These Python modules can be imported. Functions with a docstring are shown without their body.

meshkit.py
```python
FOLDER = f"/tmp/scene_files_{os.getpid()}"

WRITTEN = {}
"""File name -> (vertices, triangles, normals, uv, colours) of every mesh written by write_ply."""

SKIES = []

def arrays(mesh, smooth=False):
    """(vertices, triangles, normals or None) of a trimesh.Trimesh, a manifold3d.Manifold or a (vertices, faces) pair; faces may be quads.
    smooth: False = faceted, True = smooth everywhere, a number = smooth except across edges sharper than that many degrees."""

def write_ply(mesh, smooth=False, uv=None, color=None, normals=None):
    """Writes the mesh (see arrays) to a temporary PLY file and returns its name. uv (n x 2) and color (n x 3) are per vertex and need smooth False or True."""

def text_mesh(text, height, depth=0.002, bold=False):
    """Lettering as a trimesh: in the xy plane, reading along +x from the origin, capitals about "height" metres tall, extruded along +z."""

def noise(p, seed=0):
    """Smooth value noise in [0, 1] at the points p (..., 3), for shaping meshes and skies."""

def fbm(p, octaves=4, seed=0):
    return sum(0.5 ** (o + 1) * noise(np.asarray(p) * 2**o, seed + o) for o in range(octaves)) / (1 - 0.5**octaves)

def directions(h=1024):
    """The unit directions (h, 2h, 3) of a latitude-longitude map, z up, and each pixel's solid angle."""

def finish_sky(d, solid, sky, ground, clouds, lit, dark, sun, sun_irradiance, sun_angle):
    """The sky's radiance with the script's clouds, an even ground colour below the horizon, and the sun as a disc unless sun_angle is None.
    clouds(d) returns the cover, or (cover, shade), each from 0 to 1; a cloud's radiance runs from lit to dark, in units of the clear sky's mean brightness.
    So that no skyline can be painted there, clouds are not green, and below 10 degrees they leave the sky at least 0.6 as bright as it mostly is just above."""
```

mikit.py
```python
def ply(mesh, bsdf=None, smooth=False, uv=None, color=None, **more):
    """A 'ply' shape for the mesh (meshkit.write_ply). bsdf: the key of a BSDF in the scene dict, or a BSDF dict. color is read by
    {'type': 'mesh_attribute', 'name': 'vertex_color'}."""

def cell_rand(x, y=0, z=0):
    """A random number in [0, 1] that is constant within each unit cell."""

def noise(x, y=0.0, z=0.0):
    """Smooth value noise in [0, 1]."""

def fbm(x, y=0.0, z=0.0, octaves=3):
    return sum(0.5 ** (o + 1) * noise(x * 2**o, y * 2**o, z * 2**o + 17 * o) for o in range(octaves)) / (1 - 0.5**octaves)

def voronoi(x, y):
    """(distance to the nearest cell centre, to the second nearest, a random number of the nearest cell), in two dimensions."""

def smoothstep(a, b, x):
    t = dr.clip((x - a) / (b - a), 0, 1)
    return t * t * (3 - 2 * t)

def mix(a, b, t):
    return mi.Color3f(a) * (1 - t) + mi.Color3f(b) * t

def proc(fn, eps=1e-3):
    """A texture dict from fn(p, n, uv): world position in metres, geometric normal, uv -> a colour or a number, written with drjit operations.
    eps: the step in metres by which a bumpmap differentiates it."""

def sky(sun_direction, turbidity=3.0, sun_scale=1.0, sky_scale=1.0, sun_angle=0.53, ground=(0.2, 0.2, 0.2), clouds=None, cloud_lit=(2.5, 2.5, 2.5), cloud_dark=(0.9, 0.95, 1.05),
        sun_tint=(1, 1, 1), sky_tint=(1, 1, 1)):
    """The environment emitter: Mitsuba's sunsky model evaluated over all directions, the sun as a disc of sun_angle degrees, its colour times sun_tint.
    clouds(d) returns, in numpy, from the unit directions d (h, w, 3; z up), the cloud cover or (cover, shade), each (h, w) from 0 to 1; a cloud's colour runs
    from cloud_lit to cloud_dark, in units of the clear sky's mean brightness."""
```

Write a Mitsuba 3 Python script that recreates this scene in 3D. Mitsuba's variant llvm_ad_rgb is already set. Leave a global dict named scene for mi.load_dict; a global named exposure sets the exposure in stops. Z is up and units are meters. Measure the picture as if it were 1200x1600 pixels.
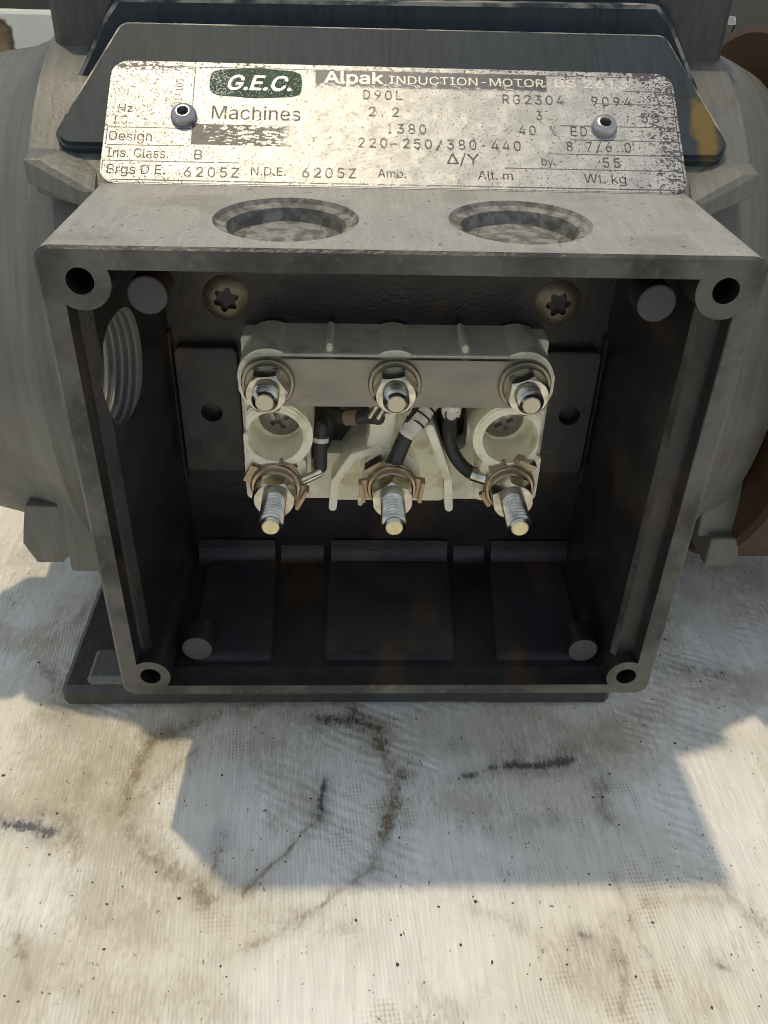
import math
import numpy as np
import drjit as dr
import trimesh
import manifold3d as m3
import mitsuba as mi
import mikit
import meshkit
from mikit import proc, noise, fbm, smoothstep, mix, cell_rand

T = mi.ScalarTransform4f
scene, labels = {}, {}

# ------------------------------------------------------------------ camera, sky, exposure
# all lengths below are written in millimetres (MM turns them into metres); x right, y away from the camera, z up
MM = 0.001
PITCH, YAW, ROLL = 35.28, 2.70, -1.87
EYE = np.array([-8.9, -137.3, 148.7])


def camera_axes():
    p, y, r = map(math.radians, (PITCH, YAW, ROLL))
    f = np.array([math.sin(y) * math.cos(p), math.cos(y) * math.cos(p), -math.sin(p)])
    right = np.array([math.cos(y), -math.sin(y), 0])
    down = np.cross(f, right)
    return math.cos(r) * right + math.sin(r) * down, -math.sin(r) * right + math.cos(r) * down, f


_, DOWN, FWD = camera_axes()
scene['camera'] = {'type': 'perspective', 'fov': 2 * math.degrees(math.atan(600 / 1350)), 'fov_axis': 'x', 'near_clip': 0.01, 'far_clip': 60.0,
                   'to_world': T().look_at(origin=(EYE * MM).tolist(), target=((EYE + 100 * FWD) * MM).tolist(), up=(-DOWN).tolist())}
scene['sky'] = mikit.sky([-0.16, 0.165, 1.0], turbidity=4, sun_scale=0.29, sky_scale=1.05, sun_angle=1.6, sun_tint=(1.0, 0.98, 0.86), sky_tint=(1.03, 1.0, 0.925),
                         clouds=lambda d: 0.55 * np.ones(d.shape[:2]), cloud_lit=(1.3, 1.3, 1.28), cloud_dark=(1.0, 1.0, 1.0), ground=(0.2, 0.19, 0.17))
exposure = 2.05


# ------------------------------------------------------------------ helpers
def xf(m, rows, off):
    return m.transform(np.hstack([np.array(rows, float), np.array(off, float).reshape(3, 1)]))


def along_y(m, y_back):            # local (u, v, w) -> x = u, z = v, w towards the camera
    return xf(m, [[1, 0, 0], [0, 0, -1], [0, 1, 0]], [0, y_back, 0])


def along_x(m, ya, za):            # local (u, v, w) -> y = ya + u, z = za + v, x = w
    return xf(m, [[0, 0, 1], [1, 0, 0], [0, 1, 0]], [0, ya, za])


TILT = math.radians(36)
PD, PN = np.array([0, math.cos(TILT), math.sin(TILT)]), np.array([0, -math.sin(TILT), math.cos(TILT)])
P0 = np.array([0, 38.0, 104.0])


def on_plate(m):                   # local (u, v, w) -> on the tilted nameplate plane
    return xf(m, np.array([[1, 0, 0], PD, PN]).T, P0)


def CS(pts):
    return m3.CrossSection([np.array(pts, float)], m3.FillRule.NonZero)


def rrect(x0, x1, z0, z1, r, n=6):
    pts = []
    for cx, cz, a0 in ((x1 - r, z1 - r, 0), (x0 + r, z1 - r, 90), (x0 + r, z0 + r, 180), (x1 - r, z0 + r, 270)):
        for k in range(n + 1):
            a = math.radians(a0 + 90 * k / n)
            pts.append((cx + r * math.cos(a), cz + r * math.sin(a)))
    return CS(pts)


def rounded(cs, r):
    return cs.offset(-r, m3.JoinType.Round, circular_segments=32).offset(r, m3.JoinType.Round, circular_segments=32)


def layered(cs, y0, y1, b=0.0, steps=3):
    """cs (x, z) from y1 at the back to y0 at the front, with a rounded front edge of radius b."""
    if b <= 0:
        return along_y(cs.extrude(y1 - y0), y1)
    out = cs.extrude(y1 - y0 - b)
    for k in range(steps):
        a0, a1 = math.pi / 2 * k / steps, math.pi / 2 * (k + 1) / steps
        s = cs.offset(-b * (1 - math.cos((a0 + a1) / 2)), m3.JoinType.Round, circular_segments=24).extrude(b * (math.sin(a1) - math.sin(a0)) + 1e-3)
        out = out + s.translate([0, 0, y1 - y0 - b + b * math.sin(a0) - 1e-3])
    return along_y(out, y1)


def bbox(x0, x1, y0, y1, z0, z1, b=0.4):
    c = lambda d: m3.Manifold.cube([x1 - x0 - 2 * d[0], y1 - y0 - 2 * d[1], z1 - z0 - 2 * d[2]]).translate([x0 + d[0], y0 + d[1], z0 + d[2]])  # noqa: E731
    return m3.Manifold.batch_hull([c((b, b, 0)), c((b, 0, b)), c((0, b, b))])


def cyl(x, z, r, y0, y1, n=32, r0=None):
    """Cylinder along y; r at the back (y1), r0 at the front (y0)."""
    return along_y(m3.Manifold.cylinder(y1 - y0, r, r if r0 is None else r0, n), y1).translate([x, 0, z])


def lathe(profile, n=40):
    return m3.CrossSection([np.array(profile, float)], m3.FillRule.NonZero).revolve(n)


def mesh_of(m):
    if isinstance(m, trimesh.Trimesh):
        return m
    q = m.to_mesh()
    return trimesh.Trimesh(q.vert_properties[:, :3].astype(float), q.tri_verts, process=False)


def tube(points, r, n=14, sub=6):
    p = np.array(points, float)
    t = np.linspace(0, len(p) - 1, (len(p) - 1) * sub + 1)
    from scipy.interpolate import CubicSpline
    c = CubicSpline(np.arange(len(p)), p)(t)
    out = []
    for a, b in zip(c[:-1], c[1:]):
        out.append(m3.Manifold.batch_hull([m3.Manifold.sphere(r, n).translate(a.tolist()), m3.Manifold.sphere(r, n).translate(b.tolist())]))
    return m3.Manifold.batch_boolean(out, m3.OpType.Add)


def rod(a, b, r, n=20, r2=None):
    a, b = np.array(a, float), np.array(b, float)
    d = b - a
    L = np.linalg.norm(d)
    w = d / L
    u = np.cross(w, [0.3, 0.2, 0.9])
    u /= np.linalg.norm(u)
    v = np.cross(w, u)
    return xf(m3.Manifold.cylinder(L, r, r if r2 is None else r2, n), np.array([u, v, w]).T, a)


def taken(name):
    if name not in scene and not any(k.startswith(name + '__') for k in scene):
        return name
    k = 1
    while f'{name}_{k:03d}' in scene or any(x.startswith(f'{name}_{k:03d}__') for x in scene):
        k += 1
    return f'{name}_{k:03d}'


def add(key, m, mat, smooth=28, label=None, **more):
    key = taken(key)
    q = mesh_of(m).copy()
    q.vertices = q.vertices * MM
    scene[key] = mikit.ply(q, mat, smooth=smooth)
    d = dict(more)
    if label:
        d['label'] = label
    if d:
        labels[key] = d
    return key


# ------------------------------------------------------------------ materials
def mm(p):
    return p.x * 1000, p.y * 1000, p.z * 1000


def two(b):
    return {'type': 'twosided', 'bsdf': b}


def bumpy(b, fn, scale, eps=1e-4):
    return {'type': 'bumpmap', 'arbitrary': proc(fn, eps), 'scale': scale, 'bsdf': b}


def principled(color, rough, metal=0.0, spec=0.5, **k):
    c = proc(color) if callable(color) else {'type': 'rgb', 'value': list(color)}
    r = proc(rough) if callable(rough) else rough
    return {'type': 'principled', 'base_color': c, 'roughness': r, 'metallic': metal, 'specular': spec, **k}


def alloy_color(p, n, uv):
    x, y, z = mm(p)
    streak = fbm(x * 1.3, y * 0.12, z * 0.12, octaves=3)
    blotch = fbm(x * 0.09 + 3, y * 0.12, z * 0.12, octaves=3)
    speck = smoothstep(0.70, 0.80, fbm(x * 0.9, y * 0.9 + 7, z * 0.9, octaves=2))
    grain = noise(x * 4, y * 4, z * 4)
    c = mix((0.32, 0.315, 0.285), (0.50, 0.49, 0.445), streak * 0.6 + blotch * 0.6 - 0.1)
    c = mix(c, (0.20, 0.185, 0.155), smoothstep(0.52, 0.75, blotch) * 0.45)
    return mix(c, (0.10, 0.095, 0.085), speck * 0.65) * (0.88 + 0.24 * grain)


def alloy_rough(p, n, uv):
    x, y, z = mm(p)
    return 0.38 + 0.25 * fbm(x * 0.5, y * 0.3, z * 0.3, octaves=2)


def cast_height(p, n, uv):
    x, y, z = mm(p)
    return fbm(x * 1.6, y * 1.6, z * 1.6, octaves=3)


def rubbed_color(p, n, uv):
    x, y, z = mm(p)
    return mix(paint_color(p, n, uv), (0.33, 0.32, 0.28), smoothstep(0.32, 0.66, fbm(x * 0.25, y * 0.25, z * 0.25, octaves=4)))


def shaded_grime_color(p, n, uv):
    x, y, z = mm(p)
    return mix(alloy_color(p, n, uv) * 0.8, (0.10, 0.095, 0.082), 0.25 + 0.7 * smoothstep(0.30, 0.70, fbm(x * 0.6, y * 0.6, z * 0.5, octaves=4)))  # dark mix paints the shade of the recess along with its grime


def bell_color(p, n, uv):
    x, y, z = mm(p)
    ring = fbm(x * 1.1, y * 0.05, z * 0.05, octaves=3)
    blotch = fbm(x * 0.04 + 9, y * 0.05, z * 0.05 + 4, octaves=4)
    c = mix((0.075, 0.077, 0.070), (0.205, 0.208, 0.188), ring * 0.55 + blotch * 0.6 - 0.08)
    return mix(c, (0.085, 0.062, 0.045), smoothstep(0.55, 0.75, blotch) * 0.35)


def rim_color(p, n, uv):
    x, y, z = mm(p)
    b = fbm(x * 0.10, z * 0.10 + 5, y * 0.1, octaves=4)
    s = fbm(x * 0.8, z * 0.8, 2.0, octaves=2)
    c = mix((0.030, 0.030, 0.029), (0.105, 0.102, 0.091), smoothstep(0.25, 0.75, b) * 0.9 + 0.3 * s - 0.12)
    return mix(c, (0.16, 0.145, 0.115), smoothstep(0.74, 0.84, s) * 0.2)


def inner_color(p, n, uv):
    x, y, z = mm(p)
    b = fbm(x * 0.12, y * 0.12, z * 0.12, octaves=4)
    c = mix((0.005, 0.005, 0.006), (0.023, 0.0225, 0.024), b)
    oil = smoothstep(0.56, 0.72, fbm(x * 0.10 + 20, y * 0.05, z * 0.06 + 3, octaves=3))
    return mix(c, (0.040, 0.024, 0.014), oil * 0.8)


def panel_sheen_color(p, n, uv):
    return inner_color(p, n, uv) * 1.3 + mi.Color3f(0.007, 0.0075, 0.009)  # sheen of the floor panels painted in as a lighter, bluer tone


def inner_rough(p, n, uv):
    x, y, z = mm(p)
    return 0.14 + 0.42 * fbm(x * 0.15, y * 0.15 + 8, z * 0.15, octaves=3)


def paint_color(p, n, uv):
    x, y, z = mm(p)
    st = fbm(x * 1.5, y * 0.10, z * 0.10, octaves=3)
    b = fbm(x * 0.06, y * 0.06 + 2, z * 0.06, octaves=3)
    c = mix((0.016, 0.023, 0.029), (0.046, 0.060, 0.070), st * 0.7 + b * 0.5 - 0.1)
    yel = smoothstep(5.0, 2.6, dr.sqrt(dr.square((x - 63.2) * 1.5) + dr.square((y - 51.5) * 0.62)) + 2.2 * (noise(x * 0.6, y * 0.6, z * 0.6) - 0.5))
    return mix(c, (0.27, 0.17, 0.02), yel * 0.55)


def edge_color(p, n, uv):
    x, y, z = mm(p)
    st = fbm(x * 0.9, y * 0.2, z * 0.2, octaves=3)
    return mix((0.035, 0.035, 0.037), (0.085, 0.083, 0.08), st)


def cream_color(p, n, uv):
    x, y, z = mm(p)
    b = fbm(x * 0.16, y * 0.16, z * 0.16 + 3, octaves=4)
    c = mix((0.74, 0.70, 0.50), (0.90, 0.88, 0.71), b * 1.2 - 0.1)
    stain = smoothstep(0.55, 0.74, fbm(x * 0.20 + 30, y * 0.2, z * 0.2, octaves=3))
    return mix(c, (0.36, 0.27, 0.10), stain * 0.45)


def zinc_color(p, n, uv):
    x, y, z = mm(p)
    b = fbm(x * 0.5, y * 0.5, z * 0.5, octaves=3)
    return mix((0.34, 0.33, 0.285), (0.78, 0.75, 0.65), b * 1.6 - 0.3)


def brass_color(p, n, uv):
    x, y, z = mm(p)
    b = fbm(x * 0.4, y * 0.4, z * 0.4 + 6, octaves=3)
    return mix((0.30, 0.22, 0.15), (0.66, 0.53, 0.40), b * 1.4 - 0.2)


def bar_color(p, n, uv):
    x, y, z = mm(p)
    s = fbm(x * 0.15, z * 3.0, y, octaves=3)
    b = fbm(x * 0.12 + 4, z * 0.2, y, octaves=3)
    return mix((0.15, 0.145, 0.135), (0.31, 0.30, 0.275), s * 0.4 + b * 0.7 - 0.05)


def end_color(p, n, uv):
    x, y, z = mm(p)
    return mix((0.62, 0.50, 0.22), (0.88, 0.80, 0.55), fbm(x * 1.2, z * 1.2, y, octaves=3))


def rust_color(p, n, uv):
    x, y, z = mm(p)
    b = fbm(x * 0.05, y * 0.05, z * 0.05, octaves=4)
    return mix((0.022, 0.013, 0.008), (0.105, 0.052, 0.023), b * 1.4 - 0.2)


def wire_color(p, n, uv):
    x, y, z = mm(p)
    return mix((0.012, 0.012, 0.013), (0.045, 0.043, 0.040), fbm(x * 0.6, y * 0.6, z * 0.6, octaves=3))


def marker_color(p, n, uv):
    x, y, z = mm(p)
    return mix((0.50, 0.44, 0.36), (0.76, 0.72, 0.64), fbm(x * 0.7, y * 0.7, z * 0.7, octaves=2) * 1.3 - 0.1)


# --- the nameplate's flat print and wear, in the plate's own coordinates (a along, b up the plate)
def plate_ab(p):
    x, y, z = mm(p)
    return x - P0[0], (y - P0[1]) * PD[1] + (z - P0[2]) * PD[2]


def flecks(a, b, s=1.0):
    return fbm(a * 1.7 * s, b * 2.4 * s, 1.5, octaves=3)


def plate_print(a, b):
    """Amount of dark print left on the plate at (a, b), 0 to 1."""
    f = flecks(a, b)
    f2 = fbm(a * 0.9 + 11, b * 3.2, 4.0, octaves=3)
    fine = noise(a * 5.0, b * 5.0, 3.0)
    big = fbm(a * 0.22, b * 0.30, 9.0, octaves=2)
    # left over paint: thick at the top edge and the right end, a few specks everywhere
    right = smoothstep(42, 57, a) * 0.245
    top = smoothstep(24.8, 27.4, b) * 0.17
    left = smoothstep(-44, -50, a) * smoothstep(8, 14, b) * 0.03 + smoothstep(-36, -44, a) * 0.045
    dark = smoothstep(0.73, 0.775, f + right * (0.6 + 0.7 * big) + top * (0.4 + big) + left)
    dark = dr.maximum(dark, smoothstep(0.80, 0.87, fine * (0.9 + 0.2 * f) + left))

    def keep(x0, x1, lo=0.40, hi=0.50):        # a printed area that is more and more worn from x0 to x1
        return smoothstep(lo, hi, f2 + 0.42 - 0.52 * dr.clip((a - x0) / (x1 - x0), 0, 1))
    # the heading's band, and the block below the rivet
    band = smoothstep(-16.9, -16.3, a) * smoothstep(31.2, 30.8, a) * smoothstep(21.8 + 1.6 * f2, 22.4 + 1.6 * f2, b) * smoothstep(27.3, 27.1, b)
    band *= smoothstep(0.40, 0.50, 0.55 * f2 + 0.45 * f + 0.15 * smoothstep(23, 26.6, b) + 0.05 * smoothstep(-16, -11, a) - 0.03)
    block = smoothstep(-40.9, -40.7, a) * smoothstep(-20, -24, a) * smoothstep(7.6, 7.8, b) * smoothstep(12.9, 12.7, b) * dr.maximum(smoothstep(-38.3, -38.8, a), smoothstep(0.44, 0.52, 0.5 * f + 0.5 * f2 + 0.09 * smoothstep(-26, -38, a) + 0.05 * smoothstep(2.0, 2.6, dr.abs(b - 10.3))))
    dark = dr.maximum(dark, dr.maximum(band, block))

    # ruled lines
    def hline(b0, x0, x1, w=0.16):
        return smoothstep(w, w * 0.4, dr.abs(b - b0)) * smoothstep(x0 - 0.05, x0 + 0.05, a) * smoothstep(x1 + 0.05, x1 - 0.05, a)

    def vline(a0, y0, y1, w=0.15):
        return smoothstep(w, w * 0.4, dr.abs(a - a0)) * smoothstep(y0, y0 + 0.1, b) * smoothstep(y1 + 0.1, y1, b)
    rule = hline(11.6, -57.0, -41.0) + hline(7.3, -57.0, -41.0) + hline(3.5, -57.4, -31.0) + hline(-0.95, -55.5, 55.0, 0.2) + hline(27.2, -53.5, 53)
    rule += hline(20.2, 41, 56.6) + hline(17.2, 49, 56.6) + hline(14.4, 33, 56.7) + hline(10.9, 35, 56.8) + hline(7.3, 30, 56.9) + hline(3.6, 21, 57.0) + hline(23.6, 47, 56)
    rule += vline(-41.0, 15, 27) + vline(-57.3, 7.3, 11.6) + vline(-57.5, 1.2, 3.5) + vline(57.0, 1.0, 25)
    gone = smoothstep(0.34, 0.46, f2 + 0.16 * smoothstep(0, 40, dr.abs(a)))
    return dr.clip(dr.maximum(dark, rule * gone), 0, 1)


def plate_color(p, n, uv):
    a, b = plate_ab(p)
    d = plate_print(a, b)
    c = mix((0.33, 0.335, 0.325), (0.56, 0.56, 0.535), fbm(a * 0.35, b * 0.5, 1.0, octaves=3) * 0.8 + 0.25 * noise(a * 2.2, b * 6.0, 2.0) + 0.35 * (fbm(a * 0.5 + b * 0.3, b * 5.0 - a * 2.5, 7.0, octaves=2) - 0.5))
    return mix(c, (0.065, 0.058, 0.063), d * (0.72 + 0.28 * smoothstep(-40, -10, dr.abs(a) - 45)))


def plate_metal(p, n, uv):
    a, b = plate_ab(p)
    return 0.62 * (1 - plate_print(a, b))


def plate_height(p, n, uv):
    a, b = plate_ab(p)
    return fbm(a * 0.35, b * 0.45, 0.0, octaves=2) * 1.6 + fbm(a * 2.2, b * 2.2, 0.0, octaves=2) * 0.12


def worn(color, seed, lo=0.36, hi=0.50):
    def fn(p, n, uv):
        a, b = plate_ab(p)
        f = fbm(a * 1.3 + seed, b * 2.2, 5.0, octaves=3)
        return mix((0.46, 0.45, 0.41), color, smoothstep(lo, hi, f))
    return fn


def green_fn(p, n, uv):
    a, b = plate_ab(p)
    s = smoothstep(0.78, 0.86, noise(a * 4.5, b * 4.5, 1.0) + 0.20 * smoothstep(-31, -37, a) + 0.1 * (fbm(a, b, 4.0, octaves=2) - 0.5))
    c = mix((0.012, 0.048, 0.028), (0.035, 0.085, 0.052), fbm(a * 0.8, b * 0.8, 2.0, octaves=2))
    return mix(c, (0.46, 0.45, 0.41), s)


# --- the white woven sheet the motor stands on
SMUDGES = [  # x0, y0, x1, y1, half width, strength, colour: grime brown, dark, olive, blue
    (-53, 27, -62, 20, 3.0, .75, 0), (-62, 20, -66, 9, 2.8, .75, 0), (-66, 9, -65, -2, 2.6, .7, 0), (-65, -2, -57, -14, 2.8, .6, 0), (-57, -14, -42, -25, 3.4, .65, 0),
    (-12, 34, -2, 24, 2.4, .75, 2), (-2, 24, 3, 9, 3.0, .8, 2), (3, 9, 2, -6, 3.2, .75, 2), (2, -6, -4, -18, 2.6, .6, 2), (-4, -18, -18, -30, 1.5, .55, 0), (-18, -30, -36, -38, 1.8, .4, 0),
    (-61, 3, -50, 17, 1.0, .45, 0), (-62, 24, -56, 21, 2.0, .4, 0),
    (-96, -4, -82, -7, 2.3, .95, 3), (-15, 8, -16, -1, 1.3, .85, 1), (-16, -3, -16, -5, 1.4, .85, 1), (-17, -6, -34, -24, 0.8, .8, 0), (-39, -9, -39, -9.5, 1.9, .85, 1), (-40, -12, -42, -20, 1.4, .45, 0),
    (22, 9, 33, 12, 1.3, .75, 1), (33, 12, 52, 13, 2.0, .95, 1), (57, 8, 58, -6, 5.0, .34, 1), (26, -4, 45, -6, 4.5, .26, 1), (20, 18, 60, 20, 6.0, .20, 1), (-17, 29, -6, 27, 2.4, .7, 1),
    (-50, 28, -34, 34, 3.2, .6, 0), (54, -22, 57, -38, 0.8, .55, 0), (57, -38, 58, -54, 1.0, .4, 0), (51, -32, 51, -42, 1.6, .35, 2), (51, -42, 48, -51, 1.5, .55, 0),
    (-79, 14, -79, -2, 5.0, .38, 0), (-79, -2, -75, -15, 4.2, .42, 0), (-90, -14, -84, -26, 3.0, .25, 0), (-82, -34, -76, -44, 1.6, .45, 0), (80, -25, 86, -33, 3.4, .5, 0), (60, -27, 84, -27, 2.2, .35, 0),
    (30, -33, 18, -28, 3.0, .25, 0), (-8, -34, -30, -28, 3.4, .34, 0), (75, 30, 92, 20, 4.0, .18, 1), (85, 48, 108, 44, 2.4, .42, 1), (75, 60, 95, 70, 3.0, .22, 1), (44, -35, 46, -36, 1.0, .7, 1),
    (-100, 50, -88, 30, 4.0, .35, 1), (-92, 62, -84, 44, 2.6, .3, 1), (72, -42, 74, -43, 1.2, .5, 1), (8, -46, 14, -52, 3.4, .2, 2), (-62, -30, -30, -22, 4.0, .22, 0)]
TINT = [(0.27, 0.22, 0.14), (0.085, 0.075, 0.080), (0.17, 0.135, 0.075), (0.055, 0.065, 0.095)]


def sheet_color(p, n, uv):
    x, y, z = mm(p)
    n1, n2 = fbm(x * 0.12, y * 0.12, 1.0, octaves=4), fbm(x * 0.12 + 40, y * 0.12, 1.0, octaves=4)
    wx, wy = x + 3.4 * (n1 - 0.5), y + 3.4 * (n2 - 0.5)
    cloud = fbm(x * 0.022, y * 0.028, 5.0, octaves=5)
    c = mix((0.87, 0.865, 0.81), (0.77, 0.745, 0.65), smoothstep(0.36, 0.66, cloud))
    brush = fbm(x * 1.3, y * 0.13, 3.0, octaves=3)
    c = c * (0.86 + 0.25 * brush)
    soil = fbm(x * 0.045 + 7, y * 0.05, 2.0, octaves=5)
    fibre = fbm(x * 2.0, y * 0.6, 12.0, octaves=2)
    c = mix(c, (0.40, 0.345, 0.225), smoothstep(0.44, 0.78, soil + 0.26 * (fibre - 0.5)) * 0.52)
    grit = noise(x * 1.9, y * 1.1, 8.0) * 0.5 + noise(x * 4.1, y * 2.4, 8.0) * 0.5
    patch = fbm(x * 0.30, y * 0.22, 6.0, octaves=4)
    for x0, y0, x1, y1, w, s, k in SMUDGES:
        dx, dy = x1 - x0, y1 - y0
        L = math.hypot(dx, dy)
        t = dr.clip(((wx - x0) * dx + (wy - y0) * dy) / (L * L), 0, 1)
        d = dr.sqrt(dr.square(wx - x0 - t * dx) + dr.square(wy - y0 - t * dy))
        d = d + 1.1 * w * (grit - 0.5)
        m = (0.42 * smoothstep(3.0 * w + 0.8, 0.0, d) + 0.70 * smoothstep(0.9 * w + 0.15, 0.0, d) * (0.4 + 1.2 * fibre)) * (1.7 * patch - 0.05)
        c = mix(c, TINT[k], dr.clip(m * s * 1.0, 0, 0.92))
    weave = 0.5 + 0.5 * dr.sin((x + 0.10 * y) * (2 * math.pi / 0.95))
    cross = 0.5 + 0.5 * dr.sin((y - 0.1 * x) * (2 * math.pi / 1.1))
    dirty = smoothstep(0.48, 0.66, fbm(x * 0.06 + 60, y * 0.06, 3.0, octaves=4))
    c = c * (1 - (0.045 + 0.06 * dirty) * weave)
    local = smoothstep(0.58, 0.70, fbm(x * 0.05 + 90, y * 0.05, 3.0, octaves=3))
    c = mix(c, (0.36, 0.29, 0.20), local * smoothstep(0.50, 0.95, weave * 0.55 + cross * 0.5 + 0.5 * (patch - 0.5)) * smoothstep(0.42, 0.66, patch) * (0.15 + 0.5 * grit))
    speck = smoothstep(0.85, 0.92, noise(x * 0.9 + 2 * n1, y * 0.6, 4.0) * 0.7 + 0.3 * noise(x * 3.3, y * 2.2, 1.0))
    c = mix(c, (0.10, 0.08, 0.065), speck * 0.75)
    # beyond the motor the sheet is plain
    return mix(c, (0.60, 0.58, 0.52), smoothstep(250, 420, y))


def sheet_height(p, n, uv):
    x, y, z = mm(p)
    weave = dr.sin((x + 0.10 * y) * (2 * math.pi / 0.95)) * (0.4 + 0.9 * fbm(x * 0.05, y * 0.05, 2.0, octaves=2))
    diag = dr.sin((x * 0.5 + y * 0.9) * 2.1 + 4 * noise(x * 0.2, y * 0.2, 1.0)) * smoothstep(0.50, 0.68, fbm(x * 0.04 + 15, y * 0.04, 1.0, octaves=3))
    return 0.34 * weave + 0.7 * diag + 3.0 * fbm(x * 0.28, y * 0.28, 0.0, octaves=4)


def dirt_color(p, n, uv):
    x, y, z = mm(p)
    return mix((0.12, 0.085, 0.05), (0.24, 0.18, 0.11), fbm(x * 0.02, y * 0.02, z, octaves=5))


def wall_color(p, n, uv):
    x, y, z = mm(p)
    return mix((0.055, 0.054, 0.046), (0.12, 0.115, 0.10), fbm(x * 0.015, y * 0.02, z * 0.02, octaves=5))


def board_color(p, n, uv):
    x, y, z = mm(p)
    e = x + 228 + 6 * (fbm(x * 0.2, z * 0.2, 1.0, octaves=3) - 0.5) + 0.25 * (z - 70)
    peeled = smoothstep(2.0, -1.0, e) * smoothstep(81.5, 79.5, z + 4 * (fbm(x * 0.3, z * 0.3, 3.0, octaves=2) - 0.5))
    rim = smoothstep(5.0, 0.0, dr.abs(e + 1.0)) * smoothstep(83, 80, z)
    c = mix((0.50, 0.53, 0.47), (0.60, 0.62, 0.56), fbm(x * 0.05, z * 0.05, 2.0, octaves=3))
    brown = mix((0.10, 0.065, 0.03), (0.22, 0.17, 0.09), fbm(x * 0.2, z * 0.2, 7.0, octaves=3))
    c = mix(c, brown, peeled)
    return mix(c, (0.05, 0.03, 0.02), rim * peeled * 0.8)


scene['alloy'] = two(bumpy(principled(alloy_color, alloy_rough, 0.45), cast_height, 0.00006))
scene['shaded_grimy_alloy'] = two(bumpy(principled(shaded_grime_color, 0.6, 0.2), cast_height, 0.00012))
scene['bell_alloy'] = two(bumpy(principled(bell_color, 0.5, 0.25), cast_height, 0.00010))
scene['rim_face'] = two(bumpy(principled(rim_color, 0.45, 0.2), cast_height, 0.00018))
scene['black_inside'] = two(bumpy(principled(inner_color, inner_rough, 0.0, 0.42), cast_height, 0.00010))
scene['panel_sheen'] = two(bumpy(principled(panel_sheen_color, inner_rough, 0.0, 0.45), cast_height, 0.00008))
scene['dark_paint'] = two(bumpy(principled(paint_color, 0.55, 0.0, 0.2), cast_height, 0.00005))
scene['post_end'] = two(principled((0.065, 0.068, 0.070), 0.6, 0.0, 0.2))
scene['worn_edge'] = two(principled(edge_color, 0.45, 0.2))
scene['cream'] = two(bumpy(principled(cream_color, 0.26, 0.0, 0.5, clearcoat=0.5, clearcoat_gloss=0.9), cast_height, 0.00003))
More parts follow.
